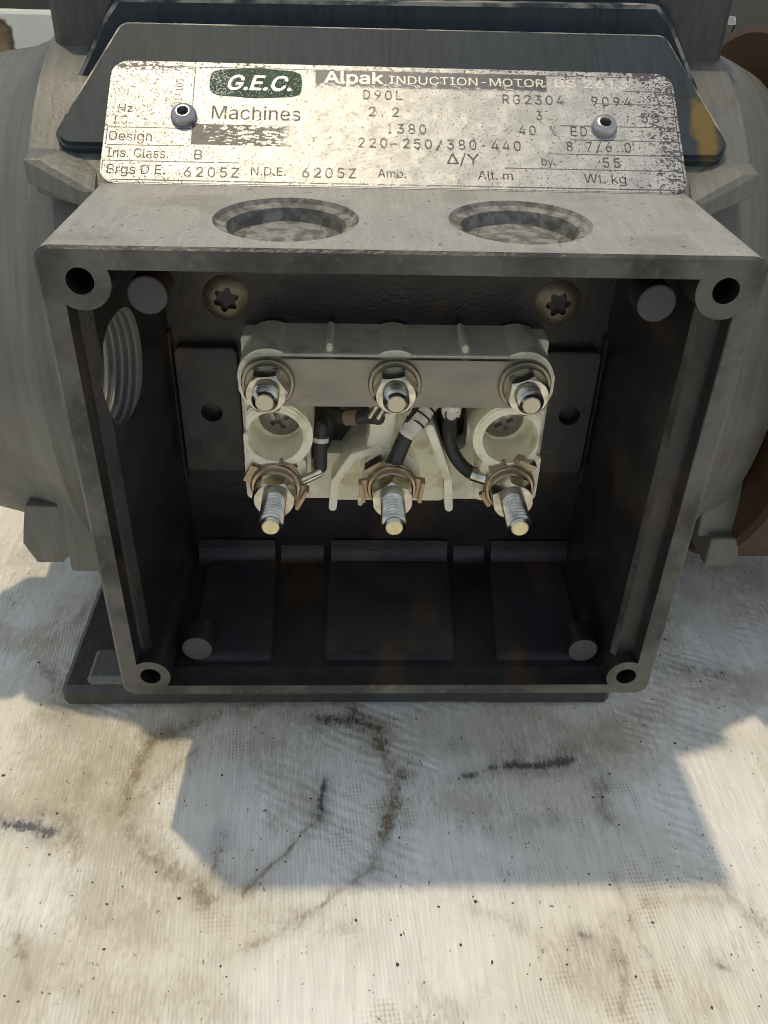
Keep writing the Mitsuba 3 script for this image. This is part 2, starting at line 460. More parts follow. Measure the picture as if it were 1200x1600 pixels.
scene['zinc'] = two(bumpy(principled(zinc_color, 0.19, 1.0), cast_height, 0.00002))
scene['brass'] = two(bumpy(principled(brass_color, 0.28, 1.0), cast_height, 0.00002))
scene['olive_reflection'] = two(bumpy(principled((0.30, 0.275, 0.21), 0.30, 0.95), cast_height, 0.00003))  # dark reflection on the upper washers painted in as base colour
scene['brown_plating'] = two(bumpy(principled((0.36, 0.295, 0.205), 0.26, 0.95), cast_height, 0.00003))
scene['bare_edge'] = two(bumpy(principled(rubbed_color, 0.5, 0.2), cast_height, 0.0001))
scene['screw_steel'] = two(bumpy(principled((0.30, 0.29, 0.26), 0.30, 0.9), cast_height, 0.00003))
scene['dull_plating'] = two(bumpy(principled((0.20, 0.165, 0.115), 0.45, 0.7), cast_height, 0.00006))
scene['bar_metal'] = two(principled(bar_color, 0.33, 0.9))
scene['stud_tip'] = two(principled(end_color, 0.40, 0.45))
scene['stud_tip_pale'] = two(bumpy(principled((0.55, 0.50, 0.38), 0.38, 0.6), cast_height, 0.00003))
scene['rust'] = two(bumpy(principled(rust_color, 0.6, 0.0), cast_height, 0.00012))
scene['wire_black'] = two(principled(wire_color, 0.45, 0.0, 0.5))
scene['marker_white'] = two(principled(marker_color, 0.5))
scene['marker_brown'] = two(bumpy(principled((0.20, 0.14, 0.095), 0.5), cast_height, 0.0001))
scene['crumb'] = two(principled((0.07, 0.055, 0.042), 0.8))
scene['ink'] = two(principled((0.02, 0.02, 0.025), 0.5))
scene['plate'] = two(bumpy({**principled(plate_color, 0.46, 0.0), 'metallic': proc(plate_metal)}, plate_height, 0.00007))
scene['print_black'] = two(principled(worn((0.04, 0.036, 0.04), 3, 0.24, 0.34), 0.5))
scene['print_stamp'] = two(principled(worn((0.085, 0.08, 0.075), 21, 0.20, 0.36), 0.45, 0.2))
scene['print_light'] = two(principled((0.72, 0.69, 0.60), 0.42, 0.3))
scene['print_green'] = two(principled(green_fn, 0.5, 0.0, 0.15))
scene['rivet_metal'] = two(bumpy(principled((0.46, 0.45, 0.45), 0.30, 0.9), cast_height, 0.00005))
scene['sheet_cloth'] = two(bumpy(principled(sheet_color, 0.62, 0.0, 0.3), sheet_height, 0.00012))
scene['soil'] = two(principled(dirt_color, 0.9))
scene['old_wall'] = two(principled(wall_color, 0.85))
scene['board_paint'] = two(principled(board_color, 0.6))
scene['deep_dark'] = two(principled((0.012, 0.012, 0.013), 0.6))

# ------------------------------------------------------------------ the setting
GZ = -40.0
fine = np.arange(-170, 170.1, 1.25)
gx = np.concatenate([np.linspace(-1500, -190, 24), fine, np.linspace(190, 1500, 24)])
gy = np.concatenate([np.linspace(-900, -130, 14), np.arange(-115, 200.1, 1.25), np.linspace(215, 640, 14)])
X, Y = np.meshgrid(gx, gy, indexing='ij')
P = np.stack([X, Y, 0 * X], -1)
hgt = 1.1 * (meshkit.fbm(P * 0.018, 3, seed=3) - 0.5) + 0.55 * (meshkit.fbm(P * 0.07, 3, seed=8) - 0.5)
for (x0, y0, ang, w, h) in ((55, -40, 78, 1.3, 0.55), (-60, 5, 55, 1.6, 0.35), (20, -48, 20, 2.2, 0.4), (-85, -30, 110, 2.0, 0.4), (95, 10, 60, 2.4, 0.5), (-20, -44, 150, 2.0, 0.35), (-96, 70, 60, 2.5, 0.9), (100, 62, 120, 3.0, 0.9)):
    ca, sa = math.cos(math.radians(ang)), math.sin(math.radians(ang))
    s, t = (X - x0) * ca + (Y - y0) * sa, -(X - x0) * sa + (Y - y0) * ca + 3 * (meshkit.noise(P * 0.06, 5) - 0.5)
    hgt += h * np.exp(-(t / w) ** 2) * np.exp(-(s / 26) ** 2)
hgt = np.minimum(hgt, np.where((Y > 25) & (Y < 185) & (X > -95) & (X < 75), -0.05, 9)) - 0.05
V = np.stack([X, Y, GZ + hgt], -1).reshape(-1, 3)
i, j = np.meshgrid(np.arange(len(gx) - 1), np.arange(len(gy) - 1), indexing='ij')
a = (i * len(gy) + j).ravel()
F = np.vstack([np.stack([a, a + len(gy), a + len(gy) + 1], 1), np.stack([a, a + len(gy) + 1, a + 1], 1)])
add('ground_sheet', trimesh.Trimesh(V, F, process=False), 'sheet_cloth', smooth=True, label='off white woven plastic sheet, oil stained and creased, under the motor', category='sheet')
rng = np.random.default_rng(5)
crumbs = []
while len(crumbs) < 110:
    gxx, gyy = rng.uniform(-105, 105), rng.uniform(-56, 60)
    if -92 < gxx < 68 and gyy > 24:
        continue
    ii, jj = np.searchsorted(gx, gxx), np.searchsorted(gy, gyy)
    cr = trimesh.creation.icosphere(subdivisions=1, radius=1.0)
    cr.vertices = cr.vertices * (1 + 0.35 * rng.standard_normal((len(cr.vertices), 1)).clip(-1, 1)) * (rng.uniform(0.10, 0.26) * rng.uniform(0.6, 1.6, 3))
    cr.apply_translation([gxx, gyy, GZ + hgt[ii, jj] + 0.1])
    crumbs.append(cr)
add('grit', trimesh.util.concatenate(crumbs), 'crumb', smooth=False, label='dark grit and crumbs strewn over the off white sheet', category='grit', kind='stuff')
gm = trimesh.creation.box([30000, 30000, 200])
gm.apply_translation([0, 8000, GZ - 104])
add('ground', gm, 'soil', smooth=False, kind='structure')
add('concrete_wall', bbox(-2600, 2600, 660, 780, GZ - 3, 330, 6), 'old_wall', label='dark weathered low wall far behind the motor', category='wall')
add('painted_board', bbox(-420, -120, 500, 516, GZ, 85, 1.5), 'board_paint', label='pale painted board with a brown peeled patch behind the motor', category='board')

# ------------------------------------------------------------------ the motor
MO = 'electric_motor'
labels[MO] = {'label': 'old grey electric motor with an open terminal box and a worn metal nameplate', 'category': 'electric motor'}
YA, ZA = 110.0, 50.0

frame = along_x(lathe([(0, -78), (73.4, -78), (73.4, -64), (72, -63), (72, 63), (73.4, 64), (73.4, 78), (0, 78)], 120), YA, ZA)
frame = frame - m3.Manifold.cube([124, 80, 140]).translate([-62, -29, -30])
add(MO + '__frame', frame, 'bell_alloy')
# dark painted block along the crown, with its fins
crown = bbox(-77, 77.5, 87, 160, 118, 143, 1.5)
add(MO + '__frame__crown', crown, 'worn_edge')
fin_cs = rounded(CS([(-59, 130.4), (57, 131.8), (61, 128), (76, 106), (-76, 106), (-62, 127)]), 1.2)
fin = layered(fin_cs.offset(-0.8, m3.JoinType.Round), 76.5, 81, 0.3)
add(MO + '__frame__fin', fin, 'dark_paint')
add(MO + '__frame__fin_edge', layered(fin_cs - fin_cs.offset(-0.78, m3.JoinType.Round), 76.6, 81), 'bare_edge', label='pale rubbed edge of the fin')
for k, (yy, zz) in enumerate(((84.5, 133.5), (91, 136))):
    add(MO + '__frame__fin', layered(rounded(CS([(-58, zz - 0.6), (57, zz), (62, zz - 3), (74, 112), (-74, 112), (-62, zz - 4)]), 1.2), yy, yy + 2.6, 0.5), 'dark_paint')

# bells at both ends
bell_l = along_x(lathe([(0, -117), (56, -117), (60, -115), (62, -108), (63, -104), (65, -97), (66, -90), (68.5, -83), (71, -80.5), (72, -78.2), (0, -78.2)], 120), YA, ZA)
add(MO + '__end_bell', bell_l, 'bell_alloy', label='left end bell, pale grey bare casting')
ear = m3.Manifold.batch_hull([bbox(-150, -119, 52, 78, 40, 60, 2), bbox(-132, -114, 92, 104, 40, 60, 2)])  # added block out of view, placed to throw shade onto the sheet
add(MO + '__end_bell__added_shade_block', ear, 'bell_alloy')
bell_r = along_x(lathe([(0, 78.2), (72, 78.2), (71, 80.5), (69.5, 83), (67.5, 88), (65, 93.5), (62.5, 95), (0, 95.5)], 120), YA, ZA)
add(MO + '__end_bell', bell_r, 'bell_alloy', label='right end bell, pale grey bare casting')
cowl = along_x(lathe([(0, 96.5), (62, 96.5), (73.5, 97.2), (75, 98.5), (75.5, 160), (60, 172), (0, 175)], 120), YA, ZA)
add(MO + '__fan_cowl', cowl, 'rust', label='rust brown fan cowl at the right end')
bolt = along_x(lathe([(0, 76), (1.4, 76), (1.4, 78.6), (2.0, 78.6), (2.0, 80.4), (1.6, 81), (0, 81)], 6), 94, 127)
add(MO + '__bolt', bolt, 'zinc')

# lugs of the bells behind the box
lug = layered(rounded(CS([(-97, 5), (-94.4, -1.6), (-87.5, -1.6), (-84.5, 2), (-84.5, 17), (-94, 17.5)]), 0.8), 50, 66, 0.6)
add(MO + '__end_bell__lug', lug, 'bell_alloy')
lug2 = layered(rounded(CS([(-84.8, 33.2), (-84.8, -3), (-66, -3), (-66, 33.2)]), 0.8), 48, 60, 0.5) - cyl(-78.7, 24, 2.2, 40, 56)
add(MO + '__end_bell__mounting_plate', lug2, 'bell_alloy')
lug3 = layered(rounded(CS([(88, 6), (98.6, 7), (97, 16), (95.8, 26), (86, 26)]), 0.8), 53, 70, 0.6)
add(MO + '__end_bell_001__lug', lug3, 'bell_alloy')
lug4 = layered(rounded(CS([(90.5, 7.6), (90.8, -2.2), (98.4, -2.2), (99.8, 0.6), (98.2, 7.8)]), 0.8), 50, 66, 0.8)
add(MO + '__end_bell_001__lug', lug4, 'bell_alloy')

# feet
foot = bbox(-89.5, 66, 32.5, 84, GZ, -32.5, 1.6) - m3.Manifold.cube([86, 200, 2.0]).translate([-55.5, 0, GZ])
foot = foot + bbox(-70, 55, 56, 95, -34, 12, 2)
add(MO + '__foot', foot, 'worn_edge', label='front mounting foot with worn paint')
add(MO + '__foot__boss', bbox(-82, -71, 33.2, 46, -32.6, -29.4, 1.2), 'bell_alloy')
foot2 = bbox(-89.5, 66, 128, 176, GZ, -32.5, 1.6) + bbox(-70, 55, 118, 150, -34, 12, 2)
add(MO + '__foot', foot2, 'dark_paint')

# saddle and pad that carry the box and the nameplate
saddle = on_plate(rounded(CS([(-73.5, 26), (-73.5, 4), (-59, -1), (60, -1), (69.5, 4.5), (73, 10), (73, 26)]), 0.8).extrude(7).translate([0, 0, -10.5]))
add(MO + '__saddle', saddle, 'bell_alloy')
for s in (-1, 1):
    web = m3.Manifold.batch_hull([bbox(*sorted((s * 59, s * 62)), 38, 41, 97.5, 101, 0.3), bbox(*sorted((s * 70, s * 73.5)), 42.5, 46, 101, 105.6, 0.3), bbox(*sorted((s * 60, s * 73)), 50, 56, 100, 107, .3)])
    add(MO + '__saddle__web', web, 'bell_alloy')
pad_cs = rounded(CS([(-57.6, 40.2), (58.2, 40.6), (68, 12), (66, 8), (-66, 8), (-68.3, 11)]), 3.0)
ring = lambda d, h, w0: pad_cs.offset(-d, m3.JoinType.Round, circular_segments=24).extrude(h).translate([0, 0, w0])  # noqa: E731
pad = pad_cs.extrude(5.7).translate([0, 0, -7.6]) + ring(0.75, 0.9, -2.0)
edge = ring(0.02, 0.3, -1.92) + ring(0.22, 0.3, -1.63) + ring(0.5, 0.3, -1.35) - pad_cs.offset(-0.75, m3.JoinType.Round, circular_segments=24).extrude(5).translate([0, 0, -4])
add(MO + '__pad', on_plate(pad), 'dark_paint', label='dark painted sloping pad behind the nameplate')
edge = edge ^ m3.Manifold.cube([200, 60, 20]).translate([-100, 15.5, -10])
add(MO + '__pad__worn_edge', on_plate(edge), 'bare_edge', label='pale rubbed edge of the pad')

# ------------------------------------------------------------------ terminal box
BH = 102.75


def slab(x0, x1, z0, z1, r, y, t=0.01):
    return layered(rrect(x0, x1, z0, z1, r), y, y + t)


outer = m3.Manifold.batch_hull([slab(-59.4, 59.4, 0.6, BH - 0.5, 2.6, 0.0), slab(-60, 60, 0, BH, 3, 0.6), slab(-58.2, 58.2, 3, BH, 2, 48)])
cav_a = m3.Manifold.batch_hull([slab(-56.2, 56.2, 3.0, 99.1, 2.2, -1), slab(-55.4, 55.4, 3.6, 98.5, 2, 0.5), slab(-55.2, 55.2, 3.8, 98.4, 2, 2.8)])
cav_b = m3.Manifold.batch_hull([slab(-54.9, 51.6, 3.8, 98.4, 2, 2.5), slab(-53.2, 50.8, 4.4, 98.2, 2, 4.6)])
cav_c = m3.Manifold.batch_hull([slab(-53.2, 50.8, 4.4, 98.2, 2, 4.4), slab(-49.6, 48.6, 5.6, 97.2, 3, 44)])
cavity = cav_a + cav_b + cav_c
BOSS = [(-53.0, 97.0, 5.0), (53.5, 97.0, 5.1), (-53.3, 6.2, 4.4), (54.0, 5.9, 4.5)]
box = outer - cavity
for bx, bz, br in BOSS:
    box = box + (cyl(bx, bz, br, 0.02, 44, 40) ^ outer)
    box = box - cyl(bx, bz, 2.1, -1, 16, 28, 2.3)
box = box - m3.Manifold.cube([20, 8, 8]).rotate([0, 0, 20]).translate([-51, -1.5, 93]).scale([1, 1, 1]) ^ outer if False else box
# conduit hole through the left wall, knockouts in the top
thread = [(0, -80), (11.3, -80)]
for k in range(9):
    thread += [(11.3, -60.5 + 1.5 * k), (10.5, -59.9 + 1.5 * k), (10.5, -59.6 + 1.5 * k), (11.3, -59.1 + 1.5 * k)]
thread += [(11.3, -40), (0, -40)]
hole = along_x(lathe(thread, 64), 14.5, 75)
box = box - hole
KN = [(-20.5, 16.6), (21.0, 17.4)]
for kx, ky in KN:
    box = box + m3.Manifold.cylinder(5, 13.5, 13.5, 48).translate([kx, ky, BH - 5.4])
for kx, ky in KN:
    dish = lathe([(0, 0.5), (13.0, 0.5), (12.8, 0), (12.3, -0.8), (10.6, -1.2), (10.1, -3.7), (8.2, -3.8), (7.2, -2.7), (0, -2.5)], 64)
    box = box - dish.translate([kx, ky, BH])
q = mesh_of(box)
cen, nor = q.triangles_center, q.face_normals
inside = np.zeros(len(cen), bool)
cavm = mesh_of(m3.Manifold.batch_hull([slab(-56.6, 56.6, 2.7, 99.4, 2, -1), slab(-52.6, 52.6, 4, 98.6, 2, 45)]))
eq = cavm.face_normals, np.einsum('ij,ij->i', cavm.face_normals, cavm.triangles_center)
inside = (cen @ eq[0].T - eq[1] < 0.02).all(1)
front = (nor[:, 1] < -0.2) & (cen[:, 1] < 0.7)
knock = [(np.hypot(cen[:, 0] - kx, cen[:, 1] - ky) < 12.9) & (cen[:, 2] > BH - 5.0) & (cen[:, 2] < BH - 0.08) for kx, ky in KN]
hole_wall = np.zeros(len(cen), bool)
lip = inside & (nor[:, 0] < -0.3) & (cen[:, 1] > 2.3) & (cen[:, 1] < 5.2) & (cen[:, 0] > 50) & ~front & (cen[:, 2] > 12) & (cen[:, 2] < 91) & (np.hypot(cen[:, 1] - 14.5, cen[:, 2] - 75) > 11)
inside &= ~front & ~lip
conduit = (np.abs(np.hypot(cen[:, 1] - 14.5, cen[:, 2] - 75) - 10.9) < 0.6) & (cen[:, 0] < -40)
conduit &= np.einsum('ij,ij->i', nor[:, 1:], np.stack([14.5 - cen[:, 1], 75 - cen[:, 2]], 1)) > 2.0
inside &= ~conduit
for kx, ky in KN:
    inside &= ~((np.hypot(cen[:, 0] - kx, cen[:, 1] - ky) < 13.2) & (cen[:, 2] > BH - 5.0))
for bx, bz, _ in BOSS:
    inside |= (np.hypot(cen[:, 0] - bx, cen[:, 2] - bz) < 2.8) & (cen[:, 1] > 0.3)
TB = MO + '__terminal_box'


def faces(mask):
    s = q.submesh([np.nonzero(mask)[0]], append=True, repair=False)
    s.merge_vertices()
    return s


inside &= ~knock[0] & ~knock[1]
add(TB, faces(~front & ~inside & ~lip & ~conduit & ~knock[0] & ~knock[1]), 'alloy', smooth=24, label='bare grey top and sides of the open terminal box')
add(TB + '__rim', faces(front), 'rim_face', smooth=24, label='dark grey rim of the terminal box with four screw holes')
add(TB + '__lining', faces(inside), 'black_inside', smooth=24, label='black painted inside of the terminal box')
add(TB + '__conduit_hole', faces(conduit), 'bell_alloy', smooth=24)
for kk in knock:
    add(TB + '__knockout', faces(kk), 'shaded_grimy_alloy', smooth=24, label='round knockout recess in the top of the box, grime and shade painted in')
add(TB + '__lip', faces(lip), 'rim_face', smooth=24)
# back wall, with openings behind the block left dark
back = layered(rrect(-50.5, 50.5, 4, 98.4, 2), 44, 49)
back = back - layered(rrect(-24, 24, 44, 62, 3), 43, 47)
for x in (-36.2, 36.5):
    back = back - cyl(x, 77.2, 6.4, 43, 45.2, 40)
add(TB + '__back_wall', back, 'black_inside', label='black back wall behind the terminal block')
for x0, x1, hx in ((-48.4, -34.6, -41.3), (34.0, 47.6, 42.6)):
    pd = layered(rrect(x0, x1, 34.4, 66.6, 1.6), 41, 44.02, 0.7) - cyl(hx, 50.5, 2.5, 40, 44, 28)
    add(TB + '__raised_pad', pd, 'panel_sheen')
    e = x0 - 1.6 if x0 < 0 else x1 + 0.5
    add(TB + '__raised_pad__ridge', bbox(e, e + 1.1, 42, 44.02, 30, 70, 0.4), 'black_inside')
# floor: raised panels with channels between, sloped up at the back
for poly in ([(-14.4, 42.5), (17.0, 42.5), (15.2, 6.6), (-14.6, 6.6)], [(-46, 43), (-28.4, 41.5), (-27.0, 6.5), (-45, 6.5)], [(28.0, 41), (46.5, 43.5), (46, 6.5), (25.2, 6.5)]):
    cs = rounded(CS(poly), 0.8)
    pm = cs.extrude(4.1) + cs.offset(-0.35, m3.JoinType.Round).extrude(4.35) + cs.offset(-0.9, m3.JoinType.Round).extrude(4.5)
    add(TB + '__floor_panel', pm.translate([0, 0, 2.2]), 'panel_sheen')
cove = [(40.5, 3.0), (40.5, 5.2), (42.0, 5.8), (43.2, 7.0), (43.9, 8.8), (44.3, 11.0), (44.5, 11.0), (44.5, 3.0)]
for x0, x1 in ((-48.5, -28.6), (-27.2, -16), (-14.0, 16.6), (18.4, 26.6), (28.2, 48.5)):
    dz = 1.4 if x1 - x0 > 15 else 0.0
    add(TB + '__fillet', xf(CS(cove).extrude(x1 - x0), [[0, 0, 1], [1, 0, 0], [0, 1, 0]], [x0, -0.9 * dz, dz * 0.6]) ^ m3.Manifold.cube([120, 44.2, 100]).translate([-60, 0, 0]), 'black_inside', smooth=40)
for x, z in ((-43.9, 92.4), (44.5, 92.3), (-43.6, 8.8), (45.0, 8.2)):
    po = add(TB + '__post', cyl(x, z, 3.4, 6.0, 12.5, 36), 'black_inside')
    add(TB + '__post_face', cyl(x, z, 3.3, 5.85, 5.99, 36, 3.15), 'post_end', label='round bare metal end of a post inside the box')


def star(r0, r1, n=6, rot=0.0):
    pts = []
    for k in range(72):
        t = 2 * math.pi * k / 72
        r = (r0 + r1) / 2 + (r0 - r1) / 2 * math.cos(n * t)
        pts.append((r * math.cos(t + rot), r * math.sin(t + rot)))
    return CS(pts)


for x, rot in ((-36.2, 0.3), (36.5, 0.1)):
    head = lathe([(0, 0), (5.3, 0), (5.4, 0.7), (4.8, 1.5), (3.4, 2.2), (0, 2.4)], 48) - star(2.9, 2.0, 6, rot).extrude(6).translate([0, 0, 0.5])
    add(TB + '__screw', along_y(head, 45.0).translate([x, 0, 77.2]), 'dull_plating', label='dull star recess screw in the back wall')

# ------------------------------------------------------------------ terminal block
TK = MO + '__terminal_block'
SX, UZ, LZ = (-26.3, 0.2, 27.6), 66.0, 39.5
base = layered(rounded(CS([(-33, 28.5), (34.5, 28.5), (34.5, 71), (-33, 71)]), 1.0), 38, 44, 0.4)
base = base - layered(rrect(-17.2, -4.8, 41.5, 63, 1.5), 30, 45) - layered(rrect(6.5, 18.2, 43, 63, 1.5), 30, 45)
base = base - layered(rrect(-18.5, -15.0, 36, 60, 1), 30, 45)
ledge = layered(rounded(CS([(-32.8, 63), (-32.8, 67), (-29.5, 71.6), (31, 71.6), (34.4, 67), (34.4, 63), (33, 59.6), (-31.3, 59.6)]), 1.2), 27.6, 44, 0.9)
blk = base + ledge
for x in (-13.5, 15.0):
    blk = blk + bbox(x - 0.7, x + 0.7, 29.5, 42, 70, 73.2, 0.5)
for x in SX:
    blk = blk + cyl(x, UZ, 6.6, 28.3, 43, 40)
for s, cx, x0, x1 in ((-1, -25.6, -32.8, -19.5), (1, 26.4, 20.5, 34.4)):
    ring = cyl(cx, 52.0, 8.3, 28.0, 44, 48) + cyl(cx, 52.0, 7.8, 27.6, 44, 48) + cyl(cx, 52.0, 7.1, 27.4, 44, 48)
    ring = (ring - cyl(cx, 52.0, 6.2, 20, 38.5, 48)) ^ m3.Manifold.cube([14.6, 40, 40]).translate([-31.6 if s < 0 else 18.0, 10, 30])
    side = layered(rounded(CS([(x0, 38), (x1, 38), (x1 + s * 1.5 if s < 0 else x1, 46), (cx, 52), (x0 if s < 0 else x1, 52), (x0, 45)]), 0.8), 28.8, 44, 0.8)
    post = layered(rounded(CS([(x0 - 0.3, 33.5), (x1 + 0.3, 33.5), (x1 + 0.3, 45), (x0 - 0.3, 45)]), 1.6), 30.0, 44, 0.8)
    outw = bbox(*((x0, x0 + 2.2) if s < 0 else (x1 - 2.2, x1)), 30.5, 44, 44, 61, 0.6)
    blk = blk + (side - cyl(cx, 52.0, 6.2, 20, 38.5, 48)) + ring + post + (outw - cyl(cx, 52.0, 6.2, 20, 38.5, 48))


def wall_line(pts, w, y0, y1, b=0.45):
    cs = None
    for (xa, za), (xb, zb) in zip(pts[:-1], pts[1:]):
        h = m3.CrossSection.batch_hull([m3.CrossSection.circle(w, 16).translate([xa, za]), m3.CrossSection.circle(w, 16).translate([xb, zb])])
        cs = h if cs is None else cs + h
    return layered(cs, y0, y1, b)


blk = blk + wall_line([(-2.6, 46.5), (-8.4, 44.4), (-12.6, 37.5), (-13.2, 30.2)], 0.95, 31.5, 44)
blk = blk + wall_line([(8.8, 52), (11.0, 46.2), (13.8, 38.2), (14.6, 30.2)], 0.95, 31.5, 44)
blk = blk + wall_line([(-1.8, 60), (-1.8, 50), (-2.6, 46)], 2.9, 32.5, 44, 1.2) + cyl(0.3, LZ, 7.0, 31, 44, 40)
blk = blk + layered(rounded(CS([(-12.6, 37), (-8, 45), (9.5, 50), (13.6, 38), (13.6, 29), (-12.6, 29)]), .8), 36.5, 44, 0.5) + wall_line([(-6.6, 31), (-6.6, 29.6)], 0.6, 34, 44)
add(TK, blk, 'cream', smooth=32, label='cream moulded terminal block with six studs')
# link bar across the upper studs
bar = layered(rrect(-32.0, 33.4, 60.2, 71.2, 5.2, 10), 26.4, 27.55, 0.25)
for x in SX:
    bar = bar - cyl(x, UZ, 2.6, 20, 30, 20)
add(TK + '__link_bar', bar, 'bar_metal', label='flat grey metal link joining the upper three studs')


def stud(y0, y1, tip):
    prof, h, L = [(0, 0), (2.7, 0)], 0.0, y1 - y0
    while h < L - 2.2:
        prof += [(2.22, h + 0.5), (2.72, h + 0.9), (2.72, h + 1.1)]
        h += 1.1
    prof += [(2.25, h + 0.45), (2.3, L - 0.6), (1.85, L), (0, L)]
    return along_y(lathe(prof, 32), y1)


def nut(y0, y1, rot, R=4.62):
    hexa = m3.CrossSection.circle(R, 6).rotate(rot).extrude(y1 - y0)
    L = y1 - y0
    form = lathe([(0, 0), (R - 0.57, 0), (R + 0.08, 0.55), (R + 0.08, L - 0.55), (R - 0.57, L), (0, L)], 48)
    return along_y((hexa ^ form) - m3.Manifold.cylinder(20, 2.5, 2.5, 24).translate([0, 0, -5]) - m3.Manifold.cylinder(1.2, 2.3, 3.0, 24).translate([0, 0, L - 0.6]), y1)


def washer(y0, y1, r, ri=2.6, b=0.2):
    L = y1 - y0
    return along_y(lathe([(ri, 0), (r, 0), (r, L - b), (r - b, L), (ri, L)], 48), y1)


def tab(w, l, t, y0, y1, ang, up):
    """A washer's rectangular ear, bent towards the camera at its end."""
    m = m3.Manifold.cube([w, 1.0, l]).translate([-w / 2, 0, 0]) + m3.Manifold.cube([w, up, t]).translate([-w / 2, 1 - up, l - t])
    return m.rotate([0, ang, 0])


UP_ROT, LOW_ROT = (62, 8, 22), (0, 34, 40)
for k, x in enumerate(SX):
    add(TK + '__stud', stud(17.0, 27, 0).translate([x, 0, UZ]), 'zinc', smooth=40)
    add(TK + '__nut', nut(20.4, 24.4, UP_ROT[k]).translate([x, 0, UZ]), 'zinc', smooth=20)
    add(TK + '__washer', (washer(25.4, 26.35, 5.6) + washer(24.4, 25.38, 4.8)).translate([x, 0, UZ]), 'olive_reflection')
    add(TK + '__stud_tip', cyl(x, UZ, 1.82, 16.86, 16.99, 28, 1.7), 'stud_tip_pale')
for k, x in enumerate((-25.9, 0.4, 27.4)):
    add(TK + '__stud', stud(11.0, 30, 0).translate([x, 0, LZ]), 'zinc', smooth=40)
    add(TK + '__nut', nut(20.8, 24.8, LOW_ROT[k], 5.0).translate([x, 0, LZ]), 'zinc', smooth=20)
    add(TK + '__washer', washer(24.85, 26.1, 4.9, b=0.4).translate([x, 0, LZ]), 'brown_plating')
    add(TK + '__washer', washer(26.15, 27.0, 5.6).translate([x, 0, LZ]), 'brass')
    add(TK + '__stud_tip', cyl(x, LZ, 1.82, 10.86, 10.99, 28, 1.7), 'stud_tip')
    plate = washer(27.1, 28.0, 5.9).translate([0, 0, 0]) + washer(28.05, 29.9, 5.0)
    ears = m3.Manifold()
    for ang, w, l, up in (((-62, 4.5, 7.2, 1.2), (118, 5.5, 7.0, 2.8), (28, 4.2, 6.6, 1.2)), ((-34, 4.4, 8.0, 3.0), (-100, 5.0, 7.3, 2.6), (98, 5.4, 7.3, 2.6)), ((24, 4.4, 8.2, 3.0), (-30, 4.0, 6.8, 1.0), (-125, 4.0, 6.8, 1.4)))[k]:
        ears = ears + tab(w, l, 0.8, 0, 0, ang, up).translate([0, 27.2, 0])
    add(TK + '__clamp_washer', (plate + ears - cyl(0, 0, 2.6, 20, 32)).translate([x, 0, LZ]), 'brown_plating', label='brown plated clamp washer with bent ears')
# cross recess screws at the bottom of the two wells
for x in (-25.2, 26.2):
    head = lathe([(0, 0), (4.9, 0), (4.9, 0.7), (4.0, 1.7), (2.5, 2.2), (0, 2.4)], 40)
    for r in (25, 115):
        head = head - m3.Manifold.cube([4.6, 1.2, 3]).translate([-2.3, -0.6, 0.9]).rotate([0, 0, r])
    add(TK + '__screw', along_y(head, 38.5).translate([x, 0, 51.3]), 'screw_steel', label='cross recess screw in the well of the block')

# ------------------------------------------------------------------ wires, sleeves and lugs
W = MO + '__wire'
add(W, tube([(0.6, 29.4, 43.4), (2.2, 29.0, 48.6), (5.0, 31.5, 53.6), (9.5, 36, 58), (11, 44, 60)], 1.9), 'wire_black', label='black wire with a white marker sleeve above the middle lower stud')
add(W + '__marker_sleeve', tube([(3.8, 30.2, 51.8), (7.2, 33, 55.4), (9.6, 35.6, 57.6)], 2.1), 'marker_white', label='white marker sleeve with black marks')
add(W + '__lug', rod((0.5, 28.2, 40.5), (0.7, 28.8, 45.0), 1.9) - rod((0.5, 28, 40), (0.8, 29, 46), 1.2), 'zinc')
for t in (0.25, 0.50, 0.75):
    c = np.array((4.2, 30.5, 52.3)) + t * np.array((4.8, 4.5, 5.2))
    d = np.array((4.8, 4.5, 5.2)) / np.linalg.norm((4.8, 4.5, 5.2))
    add(W + '__marking', rod(c - 0.24 * d, c + 0.24 * d, 2.35, 24) ^ m3.Manifold.cube([8, 8, 3.4]).translate([c[0] - 4, c[1] - 6, c[2] - 2.2 + 1.2 * t]), 'ink', smooth=40)
add(W, tube([(13.2, 30.5, 58.6), (13.4, 34, 52), (14.2, 34.5, 46), (16.6, 33, 42.0), (19.6, 30.5, 40.8)], 1.6), 'wire_black', label='black wire running down to the right lower stud')
add(W + '_001__marker_sleeve', tube([(13.0, 29.4, 59.6), (13.2, 31.0, 56.9)], 2.2), 'marker_white', label='white marker sleeve end with a black mark')
cmark = lathe([(1.15, 0), (1.55, 0), (1.55, 0.12), (1.15, 0.12)], 28) - m3.Manifold.cube([3, 0.9, 3]).translate([0.3, -0.45, -1])
add(W + '_001__marking', xf(cmark, np.array([[1, 0, 0], [0, .55, .83], [0, -.83, .55]]).T, [12.9, 27.8, 57.7]), 'ink')
add(W + '_001__lug', rod((18.8, 29.6, 41.4), (23.4, 28.4, 40.3), 1.55) - rod((18, 29.9, 41.6), (21, 29, 40.9), 1.1), 'zinc')
add(W, tube([(-15.6, 33, 51.5), (-15.8, 31.5, 47), (-15.9, 30.2, 42.6)], 1.55), 'wire_black', label='short black wire at the left lower stud')
add(W + '_002__marker_sleeve', rod((-15.7, 32.2, 49.2), (-15.75, 31.9, 48.2), 1.75), 'marker_white')
add(W + '_002__lug', rod((-15.6, 29.0, 42.4), (-20.5, 28.4, 40.2), 0.75) + rod((-15.4, 30.4, 41.0), (-20.5, 28.9, 38.9), 0.75), 'zinc')
